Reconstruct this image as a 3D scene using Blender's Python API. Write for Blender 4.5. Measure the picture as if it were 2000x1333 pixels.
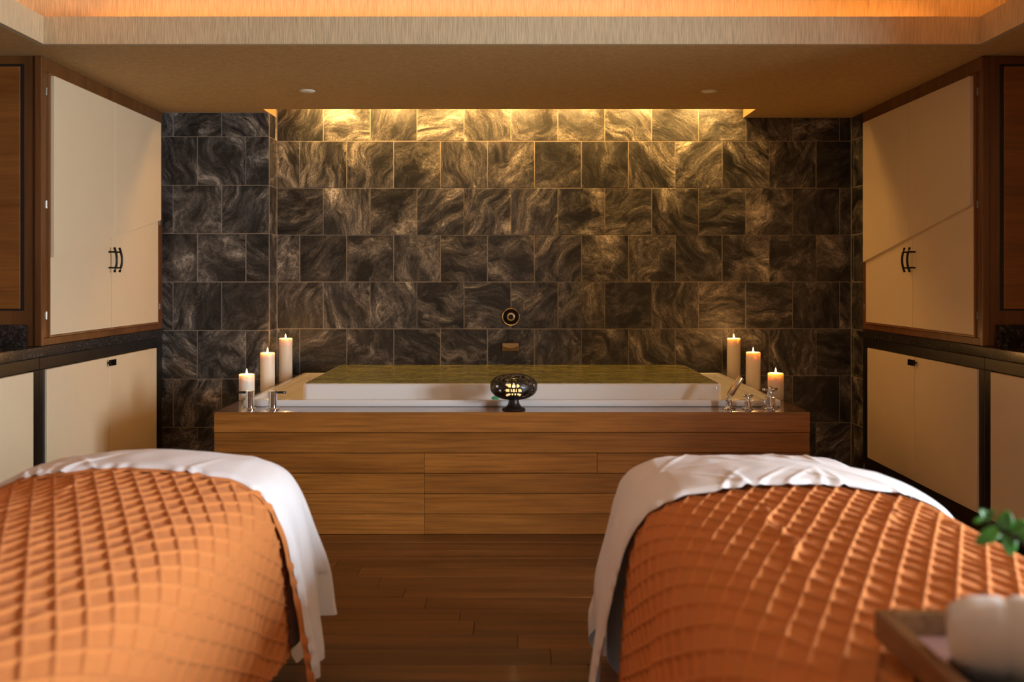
import bpy, bmesh, math, random
import numpy as np
from mathutils import Vector, Matrix, noise
random.seed(7)
for o in list(bpy.data.objects): bpy.data.objects.remove(o)
scn = bpy.context.scene
C = scn.collection
PI = math.pi

# ------------------------------------------------------------------ camera
F = 1944.4          # focal length in pixels of the 2000 px wide frame (35 mm)
YH = 543.0          # row of the horizon
EYE = 1.233
cam_d = bpy.data.cameras.new('camera')
cam_d.lens = 35.0; cam_d.sensor_width = 36.0
cam_d.shift_y = -(666.5 - YH) / 2000.0
cam_d.clip_start = 0.05
cam_d.dof.use_dof = True; cam_d.dof.focus_distance = 5.6; cam_d.dof.aperture_fstop = 2.8
cam = bpy.data.objects.new('camera', cam_d); C.objects.link(cam)
cam.location = (0, 0, EYE); cam.rotation_euler = (PI/2, 0, 0)
scn.camera = cam

# ------------------------------------------------------------------ world and lights
w = bpy.data.worlds.new('world'); scn.world = w; w.use_nodes = True
w.node_tree.nodes['Background'].inputs[0].default_value = (0.62, 0.76, 1.0, 1)
w.node_tree.nodes['Background'].inputs[1].default_value = 0.6
scn.view_settings.view_transform = 'Standard'
scn.view_settings.look = 'None'
scn.view_settings.exposure = -0.42
scn.view_settings.gamma = 1.0
scn.view_settings.use_curve_mapping = False

def area(name, loc, rot, sx, sy, power, col):
    l = bpy.data.lights.new(name, 'AREA'); l.shape = 'RECTANGLE'; l.size = sx; l.size_y = sy
    l.energy = power; l.color = col
    o = bpy.data.objects.new(name, l); C.objects.link(o); o.location = loc; o.rotation_euler = rot
    return o
def point(name, loc, power, col, r=0.01):
    l = bpy.data.lights.new(name, 'POINT'); l.energy = power; l.color = col; l.shadow_soft_size = r
    o = bpy.data.objects.new(name, l); C.objects.link(o); o.location = loc
    return o

# daylight behind the window of the side bay on the right (out of frame)
XW, YJ = 4.0, 2.65     # unseen bay added for the light's distance; jog at YJ shades the left doors
WIN_Y0, WIN_Y1, WIN_Z0, WIN_Z1 = 0.25, 1.95, 0.80, 2.05
area('window_daylight', (XW+0.25, (WIN_Y0+WIN_Y1)/2, (WIN_Z0+WIN_Z1)/2), (0, PI/2, 0), WIN_Z1-WIN_Z0, WIN_Y1-WIN_Y0, 800, (0.80, 0.90, 1.0))
ORANGE = (1.0, 0.36, 0.08)
# light strips in the trough of the ceiling tray
area('cove_strip_back', (0, 4.50, 2.335), (PI, 0, 0), 3.9, 0.03, 19, ORANGE)
area('cove_strip_left', (-2.16, 1.6, 2.335), (PI, 0, 0), 0.03, 5.4, 36, ORANGE)
area('cove_strip_right', (2.16, 1.6, 2.335), (PI, 0, 0), 0.03, 5.4, 36, ORANGE)
# lamps in the slot that washes the slate wall
for i in range(7):
    l = bpy.data.lights.new('wall_wash_lamp', 'SPOT'); l.energy = 46; l.color = (1.0, 0.58, 0.17); l.shadow_soft_size = 0.02
    l.spot_size = math.radians(100); l.spot_blend = 0.75
    o = bpy.data.objects.new('wall_wash_lamp', l); C.objects.link(o); o.location = (-1.18 + i*0.405, 6.275, 2.465)
    point('wall_wash_glow', o.location, 7.5, (1.0, 0.55, 0.16), 0.04)
    o.rotation_euler = Vector((0, 0.26, -0.26)).to_track_quat('-Z', 'Y').to_euler()

# ------------------------------------------------------------------ node helpers
class NT:
    def __init__(s, name):
        s.m = bpy.data.materials.new(name); s.m.use_nodes = True
        s.t = s.m.node_tree; s.b = s.t.nodes['Principled BSDF']; s.out = s.t.nodes['Material Output']
    def n(s, typ, **kw):
        nd = s.t.nodes.new(typ)
        for k, v in kw.items():
            if k.startswith('i_'):
                nd.inputs[k[2:].replace('_', ' ')].default_value = v
            else: setattr(nd, k, v)
        return nd
    def l(s, a, b): s.t.links.new(a, b)
    def set(s, **kw):
        for k, v in kw.items(): s.b.inputs[k.replace('_', ' ')].default_value = v
    def coords(s, scale=(1,1,1), rand=37.0, rot_rand=False):
        tc = s.n('ShaderNodeTexCoord'); oi = s.n('ShaderNodeObjectInfo')
        mul = s.n('ShaderNodeVectorMath', operation='MULTIPLY')
        cx = s.n('ShaderNodeCombineXYZ')
        m1 = s.n('ShaderNodeMath', operation='MULTIPLY'); m1.inputs[1].default_value = rand
        m2 = s.n('ShaderNodeMath', operation='MULTIPLY'); m2.inputs[1].default_value = rand*2.7
        m3 = s.n('ShaderNodeMath', operation='MULTIPLY'); m3.inputs[1].default_value = rand*5.3
        for m in (m1, m2, m3): s.l(oi.outputs['Random'], m.inputs[0])
        s.l(m1.outputs[0], cx.inputs[0]); s.l(m2.outputs[0], cx.inputs[1]); s.l(m3.outputs[0], cx.inputs[2])
        src = tc.outputs['Object']
        if rot_rand:
            vr = s.n('ShaderNodeVectorRotate', rotation_type='Y_AXIS')
            m4 = s.n('ShaderNodeMath', operation='MULTIPLY'); m4.inputs[1].default_value = 40.0
            s.l(oi.outputs['Random'], m4.inputs[0]); s.l(m4.outputs[0], vr.inputs['Angle']); s.l(src, vr.inputs['Vector'])
            src = vr.outputs[0]
        mul.inputs[1].default_value = scale
        s.l(src, mul.inputs[0])
        ad = s.n('ShaderNodeVectorMath', operation='ADD')
        s.l(mul.outputs[0], ad.inputs[0]); s.l(cx.outputs[0], ad.inputs[1])
        s.oi = oi
        return ad.outputs[0]
    def noise(s, vec, scale, detail=4, rough=0.55, dist=0.0):
        nd = s.n('ShaderNodeTexNoise'); nd.inputs['Scale'].default_value = scale
        nd.inputs['Detail'].default_value = detail; nd.inputs['Roughness'].default_value = rough
        nd.inputs['Distortion'].default_value = dist
        s.l(vec, nd.inputs['Vector']); return nd
    def ramp(s, fac, stops, interp='LINEAR'):
        r = s.n('ShaderNodeValToRGB'); r.color_ramp.interpolation = interp
        e = r.color_ramp.elements
        while len(e) < len(stops): e.new(0.5)
        for k, (p, c) in enumerate(stops):
            e[k].position = p; e[k].color = (c[0], c[1], c[2], 1) if len(c) == 3 else c
        s.l(fac, r.inputs[0]); return r.outputs[0]
    def mix(s, fac, a, b, mode='MIX'):
        m = s.n('ShaderNodeMix', data_type='RGBA', blend_type=mode)
        if isinstance(fac, (int, float)): m.inputs[0].default_value = fac
        else: s.l(fac, m.inputs[0])
        for k, v in ((6, a), (7, b)):
            if isinstance(v, tuple): m.inputs[k].default_value = v if len(v) == 4 else (*v, 1)
            else: s.l(v, m.inputs[k])
        return m.outputs[2]
    def bump(s, h, strength, dist=0.01):
        b = s.n('ShaderNodeBump'); b.inputs['Strength'].default_value = strength; b.inputs['Distance'].default_value = dist
        s.l(h, b.inputs['Height']); s.l(b.outputs[0], s.b.inputs['Normal']); return b
def g(v): return (v, v, v)
def plain(name, col, rough=0.5, metal=0.0, var=0.06, bump=0.0, bscale=200, coat=0.0, spec=0.5):
    s = NT(name); v = s.coords()
    nz = s.noise(v, 6, 3)
    c = s.mix(nz.outputs['Fac'], tuple(max(0, x*(1-var)) for x in col), tuple(min(1, x*(1+var)) for x in col))
    s.l(c, s.b.inputs['Base Color']); s.set(Roughness=rough, Metallic=metal)
    s.b.inputs['Specular IOR Level'].default_value = spec
    if coat: s.set(Coat_Weight=coat, Coat_Roughness=0.08)
    if bump:
        n2 = s.noise(v, bscale, 3); s.bump(n2.outputs['Fac'], bump, 0.003)
    return s.m
def wood(name, dark, mid, light, axis, rough=0.35, scale=1.0, vary=0.35, coat=0.0, bump=0.1, fine=1.0):
    s = NT(name)
    st = [9.0, 9.0, 9.0]; st[axis] = 0.7
    v = s.coords(tuple(x*scale for x in st))
    n1 = s.noise(v, 1.0, 6, 0.62, 0.6)
    st2 = [90.0, 90.0, 90.0]; st2[axis] = 3.0
    v2 = s.coords(tuple(x*scale for x in st2))
    n2 = s.noise(v2, 1.0, 3, 0.6)
    base = s.ramp(n1.outputs['Fac'], [(0.28, dark), (0.5, mid), (0.72, light)])
    c2 = s.mix(0.55*fine, base, s.ramp(n2.outputs['Fac'], [(0.35, g(0.35)), (0.62, g(1.0))]), 'MULTIPLY')
    hv = s.n('ShaderNodeMapRange'); hv.inputs[3].default_value = 1-vary; hv.inputs[4].default_value = 1+vary
    s.l(s.oi.outputs['Random'], hv.inputs[0])
    cm = s.n('ShaderNodeVectorMath', operation='SCALE'); s.l(c2, cm.inputs[0]); s.l(hv.outputs[0], cm.inputs['Scale'])
    s.l(cm.outputs[0], s.b.inputs['Base Color'])
    s.set(Roughness=rough)
    if coat: s.set(Coat_Weight=coat, Coat_Roughness=0.12)
    s.bump(n2.outputs['Fac'], bump, 0.002)
    return s.m

M = {}
# slate: swirling layered schist, each tile with its own piece of the pattern
def slate():
    s = NT('slate_tile'); v = s.coords((1,1,1), 23.0, True)
    wn = s.noise(v, 2.6, 2, 0.5)
    off = s.n('ShaderNodeVectorMath', operation='SCALE'); off.inputs['Scale'].default_value = 0.32
    s.l(wn.outputs['Color'], off.inputs[0])
    ad = s.n('ShaderNodeVectorMath', operation='ADD'); s.l(v, ad.inputs[0]); s.l(off.outputs[0], ad.inputs[1])
    # how strongly the layers are drawn out differs from tile to tile
    st = s.n('ShaderNodeMapRange'); st.inputs[3].default_value = 1.0; st.inputs[4].default_value = 4.2
    fr0 = s.n('ShaderNodeMath', operation='MULTIPLY'); fr0.inputs[1].default_value = 57.3
    fr1 = s.n('ShaderNodeMath', operation='FRACT'); s.l(s.oi.outputs['Random'], fr0.inputs[0]); s.l(fr0.outputs[0], fr1.inputs[0]); s.l(fr1.outputs[0], st.inputs[0])
    cz = s.n('ShaderNodeCombineXYZ'); cz.inputs[0].default_value = 1; cz.inputs[1].default_value = 1; s.l(st.outputs[0], cz.inputs[2])
    an = s.n('ShaderNodeVectorMath', operation='MULTIPLY'); s.l(ad.outputs[0], an.inputs[0]); s.l(cz.outputs[0], an.inputs[1])
    hgt = s.noise(an.outputs[0], 3.4, 4, 0.48, 0.5)
    mm = s.n('ShaderNodeMath', operation='MULTIPLY'); mm.inputs[1].default_value = 9.0; s.l(hgt.outputs['Fac'], mm.inputs[0])
    saw = s.n('ShaderNodeMath', operation='FRACT'); s.l(mm.outputs[0], saw.inputs[0])
    patch = s.noise(an.outputs[0], 5.0, 7, 0.62, 0.7)
    fine = s.noise(an.outputs[0], 20.0, 7, 0.7, 0.6)
    grain = s.noise(v, 130, 4, 0.8)
    tone = s.ramp(hgt.outputs['Fac'], [(0.30, (0.014,0.013,0.012)), (0.44, (0.050,0.046,0.042)), (0.55, (0.095,0.085,0.074)), (0.68, (0.22,0.195,0.16))])
    sc_ = s.ramp(saw.outputs[0], [(0.0, g(0.45)), (0.12, g(0.62)), (0.55, g(0.95)), (0.9, g(1.45)), (1.0, g(0.6))])
    c = s.mix(0.75, tone, sc_, 'MULTIPLY')
    c = s.mix(0.95, c, s.ramp(patch.outputs['Fac'], [(0.40, g(0.14)), (0.435, g(0.62)), (0.52, g(0.95)), (0.60, g(1.5)), (0.70, g(2.0))]), 'MULTIPLY')
    c = s.mix(0.8, c, s.ramp(fine.outputs['Fac'], [(0.36, g(0.25)), (0.47, g(0.85)), (0.60, g(1.35)), (0.7, g(1.7))]), 'MULTIPLY')
    c = s.mix(0.85, c, s.ramp(grain.outputs['Fac'], [(0.36, g(0.2)), (0.60, g(1.4))]), 'MULTIPLY')
    hv = s.n('ShaderNodeMapRange'); hv.inputs[3].default_value = 0.6; hv.inputs[4].default_value = 1.45
    s.l(s.oi.outputs['Random'], hv.inputs[0])
    cm = s.n('ShaderNodeVectorMath', operation='SCALE'); s.l(c, cm.inputs[0]); s.l(hv.outputs[0], cm.inputs['Scale'])
    s.l(cm.outputs[0], s.b.inputs['Base Color'])
    rr = s.n('ShaderNodeMapRange'); rr.inputs[3].default_value = 0.30; rr.inputs[4].default_value = 0.6
    s.l(grain.outputs['Fac'], rr.inputs[0]); s.l(rr.outputs[0], s.b.inputs['Roughness'])
    mh = s.n('ShaderNodeMath', operation='MULTIPLY_ADD'); s.l(saw.outputs[0], mh.inputs[0]); mh.inputs[1].default_value = 0.22; s.l(fine.outputs['Fac'], mh.inputs[2])
    m2 = s.n('ShaderNodeMath', operation='MULTIPLY_ADD'); m2.inputs[1].default_value = 0.2
    s.l(grain.outputs['Fac'], m2.inputs[0]); s.l(mh.outputs[0], m2.inputs[2])
    s.bump(m2.outputs[0], 0.5, 0.006)
    return s.m
M['slate'] = slate()
M['grout'] = plain('grout', (0.27, 0.225, 0.17), 0.9, bump=0.2)
# woven grasscloth wall covering (threads run up the face)
def grass(name, col, horiz=False):
    s = NT(name)
    v = s.coords((190, 190, 12) if not horiz else (45, 120, 120), 1.0)
    n1 = s.noise(v, 1.0, 3, 0.6)
    v2 = s.coords((1,1,1), 1.0); n2 = s.noise(v2, 240, 2, 0.6)
    c = s.mix(n1.outputs['Fac'], tuple(x*0.45 for x in col), tuple(min(1, x*1.5) for x in col))
    s.l(c, s.b.inputs['Base Color']); s.set(Roughness=0.75)
    s.bump(n1.outputs['Fac'], 0.5, 0.004)
    return s.m
M['grass'] = grass('grasscloth_fascia', (0.52, 0.42, 0.25))
M['grass_soffit'] = grass('grasscloth_soffit', (0.52, 0.335, 0.13), True)
M['cove'] = plain('cove_paint', (0.62, 0.52, 0.40), 0.7)
M['wallpaint'] = grass('grasscloth_wall', (0.24, 0.14, 0.07))
M['deckwood'] = wood('tub_surround_teak', (0.24,0.082,0.011), (0.33,0.118,0.018), (0.41,0.155,0.028), 0, 0.38, 1.0, 0.10, 0.15)
M['decktop'] = wood('tub_deck_polished', (0.13,0.050,0.016), (0.22,0.090,0.030), (0.32,0.145,0.052), 0, 0.16, 1.0, 0.05, 0.6, 0.03)
M['floorwood'] = wood('strand_bamboo_plank', (0.065,0.022,0.004), (0.145,0.053,0.011), (0.24,0.098,0.024), 0, 0.33, 1.0, 0.28, 0.2)
M['cabwood'] = wood('cabinet_cherry_frame', (0.085,0.028,0.006), (0.14,0.050,0.012), (0.19,0.072,0.018), 2, 0.4, 1.0, 0.05, 0.1, 0.04, 0.5)
M['cabtrim'] = wood('cabinet_cherry_edge', (0.16,0.06,0.018), (0.24,0.095,0.03), (0.32,0.14,0.05), 2, 0.4, 1.0, 0.05, 0.1, 0.04, 0.5)
M['panelwood'] = wood('cabinet_cherry_panel', (0.15,0.047,0.007), (0.23,0.076,0.012), (0.29,0.102,0.018), 0, 0.4, 1.3, 0.05, 0.1, 0.05, 0.6)
M['groove'] = plain('dark_groove', (0.010,0.006,0.004), 0.6)
M['ebony'] = wood('ebonised_wood', (0.006,0.005,0.004), (0.010,0.008,0.007), (0.017,0.013,0.011), 2, 0.35, 1.0, 0.05, 0.1, 0.04)
M['cream'] = plain('cream_lacquer', (0.73,0.58,0.38), 0.42, var=0.03, bump=0.06, bscale=500)
def granite():
    s = NT('black_granite'); v = s.coords((1,1,1), 3.0)
    n1 = s.noise(v, 60, 5, 0.7); vo = s.n('ShaderNodeTexVoronoi'); vo.inputs['Scale'].default_value = 90; s.l(v, vo.inputs['Vector'])
    c = s.ramp(n1.outputs['Fac'], [(0.4,(0.006,0.006,0.006)), (0.55,(0.035,0.026,0.022)), (0.68,(0.13,0.105,0.09))])
    c = s.mix(0.5, c, vo.outputs['Color'], 'MULTIPLY')
    s.l(c, s.b.inputs['Base Color']); s.set(Roughness=0.15); return s.m
M['granite'] = granite()
M['chrome'] = plain('chrome', (0.80,0.80,0.82), 0.06, 1.0, 0.02)
M['hinge'] = plain('satin_hinge', (0.28,0.25,0.21), 0.3, 1.0, 0.02)
M['brass'] = plain('warm_polished_nickel', (0.80,0.64,0.42), 0.22, 1.0, 0.02)
M['brassshade'] = plain('shaded_brass', (0.30,0.19,0.09), 0.35, 1.0, 0.05)  # darker brass: the spout lip's shade put into the plate colour
M['bronze'] = plain('dark_bronze', (0.035,0.028,0.024), 0.28, 1.0, 0.1)
M['blackgloss'] = plain('black_lever', (0.02,0.02,0.022), 0.2)
M['porcelain'] = plain('white_acrylic', (0.80,0.79,0.77), 0.12, var=0.01)
def water():
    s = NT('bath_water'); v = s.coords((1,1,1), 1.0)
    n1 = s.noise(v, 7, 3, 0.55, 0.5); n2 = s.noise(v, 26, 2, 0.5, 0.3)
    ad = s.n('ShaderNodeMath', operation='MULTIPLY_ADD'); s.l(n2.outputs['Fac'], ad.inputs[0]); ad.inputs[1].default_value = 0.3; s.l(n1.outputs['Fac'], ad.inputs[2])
    c = s.ramp(n1.outputs['Fac'], [(0.35,(0.31,0.30,0.075)), (0.65,(0.37,0.355,0.105))])  # olive base stands in for the reflected golden wall and pale basin below
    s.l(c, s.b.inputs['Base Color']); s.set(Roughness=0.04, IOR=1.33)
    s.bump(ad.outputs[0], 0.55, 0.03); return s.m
M['water'] = water()
def wax():
    s = NT('ivory_wax'); v = s.coords(); nz = s.noise(v, 30, 2)
    s.l(s.mix(nz.outputs['Fac'], (0.80,0.72,0.58), (0.86,0.78,0.64)), s.b.inputs['Base Color'])
    s.set(Roughness=0.45); s.b.subsurface_method = 'BURLEY'
    s.b.inputs['Subsurface Weight'].default_value = 1.0
    s.b.inputs['Subsurface Radius'].default_value = (1.0, 0.55, 0.25); s.b.inputs['Subsurface Scale'].default_value = 0.05
    return s.m
M['wax'] = wax()
def emit(name, col, strength):
    s = NT(name); s.set(Base_Color=(*col, 1), Emission_Strength=strength)
    s.b.inputs['Emission Color'].default_value = (*col, 1); return s.m
M['flame'] = emit('flame', (1.0, 0.60, 0.20), 40)
M['votive'] = emit('lit_votive_wax', (1.0, 0.62, 0.25), 1.6)
M['wick'] = plain('wick', (0.02,0.015,0.01), 0.9)
M['lantern'] = plain('lantern_bronze', (0.020,0.013,0.010), 0.38, 0.0, 0.2, coat=0.12)
def cloth(name, col, bscale, bs, sheen=0.2, rough=0.85, var=0.05):
    s = NT(name); v = s.coords((1,1,1), 1.0)
    n1 = s.noise(v, bscale, 3, 0.6); n2 = s.noise(v, 5, 3)
    c = s.mix(n2.outputs['Fac'], tuple(x*(1-var) for x in col), tuple(min(1, x*(1+var)) for x in col))
    c = s.mix(0.5, c, s.ramp(n1.outputs['Fac'], [(0.3, g(0.72)), (0.65, g(1.0))]), 'MULTIPLY')
    s.l(c, s.b.inputs['Base Color']); s.set(Roughness=rough)
    s.b.inputs['Sheen Weight'].default_value = sheen; s.b.inputs['Specular IOR Level'].default_value = 0.2
    s.bump(n1.outputs['Fac'], bs, 0.003); return s.m
M['sheet'] = cloth('white_cotton', (0.86,0.85,0.86), 900, 0.1, 0.1)
M['blanket'] = cloth('rust_matelasse', (0.66,0.235,0.066), 420, 0.5, 0.05)
M['towel'] = cloth('white_terry', (0.88,0.87,0.86), 500, 0.6, 0.3)
M['vinyl'] = plain('table_vinyl', (0.09,0.06,0.045), 0.5)
M['traywood'] = wood('tray_walnut', (0.10,0.042,0.014), (0.19,0.085,0.030), (0.28,0.135,0.050), 1, 0.35, 1.5, 0.05, 0.2)
M['traybase'] = plain('tray_base', (0.30,0.17,0.15), 0.3)
M['stoneware'] = plain('black_stoneware', (0.012,0.011,0.011), 0.25, var=0.2)
M['leaf'] = plain('leaf', (0.07,0.26,0.035), 0.35, var=0.35)
M['stem'] = plain('stem', (0.035,0.022,0.012), 0.7)
M['plastic'] = plain('white_plastic', (0.85,0.80,0.74), 0.5)
M['greenlens'] = plain('green_glass_lens', (0.06,0.42,0.20), 0.08, coat=0.6)
M['clearlens'] = plain('clear_glass_lens', (0.72,0.74,0.74), 0.08, coat=0.6)
def pane():
    s = NT('window_glass'); tr = s.n('ShaderNodeBsdfTransparent'); gl = s.n('ShaderNodeBsdfGlossy'); gl.inputs['Roughness'].default_value = 0.02
    mx = s.n('ShaderNodeMixShader'); mx.inputs[0].default_value = 0.06
    s.l(tr.outputs[0], mx.inputs[1]); s.l(gl.outputs[0], mx.inputs[2]); s.l(mx.outputs[0], s.out.inputs[0]); return s.m
M['pane'] = pane()
M['whitepaint'] = plain('white_paint', (0.75,0.73,0.70), 0.5)

# ------------------------------------------------------------------ mesh helpers
def box(bm, x0, x1, y0, y1, z0, z1):
    vs = [bm.verts.new((x, y, z)) for x in (x0, x1) for y in (y0, y1) for z in (z0, z1)]
    a = vs
    for f in ((0,1,3,2), (4,6,7,5), (0,4,5,1), (2,3,7,6), (0,2,6,4), (1,5,7,3)):
        bm.faces.new([a[i] for i in f])
def bevel(bm, w, seg=2):
    bmesh.ops.bevel(bm, geom=list(bm.edges), offset=w, segments=seg, profile=0.5, affect='EDGES')
def newbm(): return bmesh.new()
def bx(x0, x1, y0, y1, z0, z1, bev=0.0, seg=2):
    bm = newbm(); box(bm, min(x0,x1), max(x0,x1), min(y0,y1), max(y0,y1), min(z0,z1), max(z0,z1))
    if bev: bevel(bm, bev, seg)
    return bm
def lathe(bm, prof, seg=32, center=(0,0,0), axis=None):
    rings = []
    rot = Vector((0,0,1)).rotation_difference(Vector(axis).normalized()).to_matrix() if axis else Matrix.Identity(3)
    c = Vector(center)
    for r, z in prof:
        if r < 1e-6: rings.append([bm.verts.new(c + rot @ Vector((0,0,z)))])
        else: rings.append([bm.verts.new(c + rot @ Vector((r*math.cos(2*PI*i/seg), r*math.sin(2*PI*i/seg), z))) for i in range(seg)])
    for a, b in zip(rings[:-1], rings[1:]):
        for i in range(seg):
            j = (i+1) % seg
            if len(a) == 1 and len(b) == 1: continue
            if len(a) == 1: bm.faces.new((a[0], b[j], b[i]))
            elif len(b) == 1: bm.faces.new((a[i], a[j], b[0]))
            else: bm.faces.new((a[i], a[j], b[j], b[i]))
    for rg, fl in ((rings[0], True), (rings[-1], False)):
        if len(rg) > 1: bm.faces.new(rg[::-1] if fl else rg)
def tube(bm, pts, rad, seg=10):
    pts = [Vector(p) for p in pts]; n = len(pts); rings = []
    rads = rad if isinstance(rad, (list, tuple)) else [rad]*n
    up = Vector((0.013, 0.021, 1))
    for i, p in enumerate(pts):
        t = (pts[min(i+1, n-1)] - pts[max(i-1, 0)]).normalized()
        u = t.cross(up if abs(t.dot(up.normalized())) < 0.95 else Vector((1,0.02,0))).normalized(); v = t.cross(u)
        rings.append([bm.verts.new(p + rads[i]*(u*math.cos(2*PI*k/seg) + v*math.sin(2*PI*k/seg))) for k in range(seg)])
    for a, b in zip(rings[:-1], rings[1:]):
        for k in range(seg): bm.faces.new((a[k], a[(k+1)%seg], b[(k+1)%seg], b[k]))
    bm.faces.new(rings[0][::-1]); bm.faces.new(rings[-1])
def prism(bm, poly, vec):
    vec = Vector(vec)
    a = [bm.verts.new(p) for p in poly]; b = [bm.verts.new(Vector(p)+vec) for p in poly]
    bm.faces.new(a); bm.faces.new(b[::-1]); n = len(a)
    for i in range(n): bm.faces.new((a[i], b[i], b[(i+1)%n], a[(i+1)%n]))
def wloc(o):
    v = Vector(o.location)
    while o.parent: o = o.parent; v += Vector(o.location)
    return v
def obj(name, bm, m, parent=None, smooth=False):
    me = bpy.data.meshes.new(name)
    if isinstance(bm, bpy.types.Mesh): me = bm
    else:
        bmesh.ops.recalc_face_normals(bm, faces=bm.faces)
        bm.to_mesh(me); bm.free()
    n = len(me.vertices); co = np.empty(n*3, dtype=np.float64); me.vertices.foreach_get('co', co); co = co.reshape(-1,3)
    lo, hi = co.min(0), co.max(0); og = np.array([(lo[0]+hi[0])/2, (lo[1]+hi[1])/2, lo[2]])
    co -= og; me.vertices.foreach_set('co', co.ravel()); me.update()
    if m: me.materials.append(M[m])
    if smooth:
        if smooth is True: me.polygons.foreach_set('use_smooth', [True]*len(me.polygons))
        else: me.shade_auto = None
    o = bpy.data.objects.new(name, me); C.objects.link(o)
    loc = Vector(og)
    if parent: o.parent = parent; loc = loc - wloc(parent)
    o.location = loc
    return o
def sm(o, ang=40):
    me = o.data
    me.polygons.foreach_set('use_smooth', [True]*len(me.polygons))
    bm = bmesh.new(); bm.from_mesh(me)
    for e in bm.edges:
        if len(e.link_faces) == 2 and e.calc_face_angle(0) > math.radians(ang): e.smooth = False
    bm.to_mesh(me); bm.free(); return o
def place(name, mesh, loc, parent):
    o = bpy.data.objects.new(name, mesh); C.objects.link(o); o.parent = parent
    o.location = Vector(loc) - wloc(parent); return o
def tag(o, label=None, cat=None, group=None, kind=None):
    if label: o['label'] = label
    if cat: o['category'] = cat
    if group: o['group'] = group
    if kind: o['kind'] = kind
    return o
def thing(name, label, cat, loc, group=None):
    o = bpy.data.objects.new(name, None); C.objects.link(o); o.location = loc; o.empty_display_size = 0.1
    return tag(o, label, cat, group)
def struct(name, bm, m, label=None):
    o = obj(name, bm, m); tag(o, label, None, None, 'structure'); return o

# ------------------------------------------------------------------ dimensions of the room
W = 2.20          # half width at the cabinet fronts
WR = 2.80         # half width of the room behind the counters
YB = 6.46         # slate wall
YP = 6.255        # face of the slate pier on the left
XP = -1.525       # right side of that pier
YC = 4.675        # near end of the tall cabinets
ZS = 2.272        # underside of the soffit
YF = 4.42         # fascia of the ceiling tray
XF = 2.08
ZU = 2.78         # upper ceiling
YR = -2.4         # wall behind the camera
YSLOT = 6.127
TP = 0.3045       # tile pitch

# floor
fl = struct('floor', bx(-WR, XW, YR, YB+0.1, -0.12, -0.014), 'floorwood', 'dark strand bamboo plank floor')
pw = 0.133; y = -0.8; r = 0; YPF = 4.777
row_y0 = 3.175 - 0.133*30
k = 0
joint0 = {}
while True:
    y0 = row_y0 + k*pw; y1 = y0 + pw - 0.0016
    if y0 > YB: break
    # joints drift to the left by a steady step from row to row, as laid
    x0 = (1000+65-1000)*3.1/F + (-0.11)*(k-30) * 1.0
    L = 1.83
    off = ((x0 + 0.0) % L)
    xs = [off + L*q for q in range(-3, 3)]
    xs = sorted([-W-0.0] + [x + random.uniform(-0.04,0.04) for x in xs if -W+0.05 < x < W-0.05] + [W])
    for a, b in zip(xs[:-1], xs[1:]):
        if y0 > YPF+0.05 and a > -1.40 and b < 1.40: continue
        bm = bx(a+0.0008, b-0.0008, y0, y1, -0.014, random.uniform(-0.0008, 0.0)); bevel(bm, 0.0012, 1)
        obj('plank', bm, 'floorwood', fl)
    k += 1

# slate wall: backing, then each tile
EYE_ROW = EYE - (551-YH)*YB/F     # a joint runs just under eye height
row0 = EYE_ROW - 4*TP - TP
def tile_field(parent, axis, const, a0, a1, offA, z0, z1, skip=None, facing=1, thick=0.010, gap=0.0038):
    """tiles on a plane; axis 'x': plane y=const facing the room, axis 'y': plane x=const"""
    cache = {}
    n = 0
    for rr in range(-1, 9):
        zb = row0 + rr*TP; zt = zb + TP
        zb2, zt2 = max(zb, z0), min(zt, z1)
        if zt2 - zb2 < 0.02: continue
        o = offA + (TP/2 if rr % 2 else 0.0)
        q = math.floor((a0 - o)/TP); cuts = [a0]
        while True:
            c = o + q*TP
            if c >= a1 - 0.02: break
            if c > a0 + 0.02: cuts.append(c)
            q += 1
        cuts.append(a1)
        for c0, c1 in zip(cuts[:-1], cuts[1:]):
            if skip and skip(c0, c1, zb2, zt2): continue
            wd, ht = round(c1-c0-gap, 4), round(zt2-zb2-gap, 4)
            key = (wd, ht)
            if key not in cache:
                if axis == 'x': bm = bx(-wd/2, wd/2, -thick, 0, -ht/2, ht/2)
                else: bm = bx(-thick*(1 if facing > 0 else 0), thick*(0 if facing > 0 else 1), -wd/2, wd/2, -ht/2, ht/2)
                bevel(bm, 0.0015, 1)
                bmesh.ops.recalc_face_normals(bm, faces=bm.faces)
                me = bpy.data.meshes.new('tile'); bm.to_mesh(me); bm.free(); me.materials.append(M['slate']); cache[key] = me
            jit = random.uniform(-0.0015, 0.0015)
            cm = (c0+c1)/2; zm = (zb2+zt2)/2
            loc = (cm, const+0.0085+jit*0.7, zm) if axis == 'x' else (const+facing*(0.0085+jit*0.7), cm, zm)
            place('tile', cache[key], loc, parent); n += 1
    return n
wb = struct('wall_back', bx(XP-0.2, WR, YB, YB+0.12, 0, ZU), 'grout', 'dark swirling slate tile wall behind the tub')
offA = (998-1000)*YB/F
tile_field(wb, 'x', YB, XP+0.001, W-0.001, offA, 0.0, ZU-0.15, lambda a,b,c,d: a > -1.40 and b < 1.40 and d < 0.50)
wp = struct('wall_pier', bx(-WR, XP, YP, YB+0.12, 0, ZS), 'grout', 'slate tiled pier left of the tub')
tile_field(wp, 'x', YP, -W-0.05, XP, (433-1000)*YP/F, 0.0, ZS)
tile_field(wp, 'y', XP, YP+0.004, YB-0.012, YP-0.15, 0.0, ZS, facing=-1)
struct('wall_right', bx(WR, WR+0.15, YJ, YB+0.12, 0, ZU), 'wallpaint', 'right side wall')
struct('wall_jog', bx(WR+0.15, XW+0.15, YJ, YJ+0.15, 0, ZU), 'wallpaint', 'added wall jog out of frame that shades the far left doors')
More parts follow.
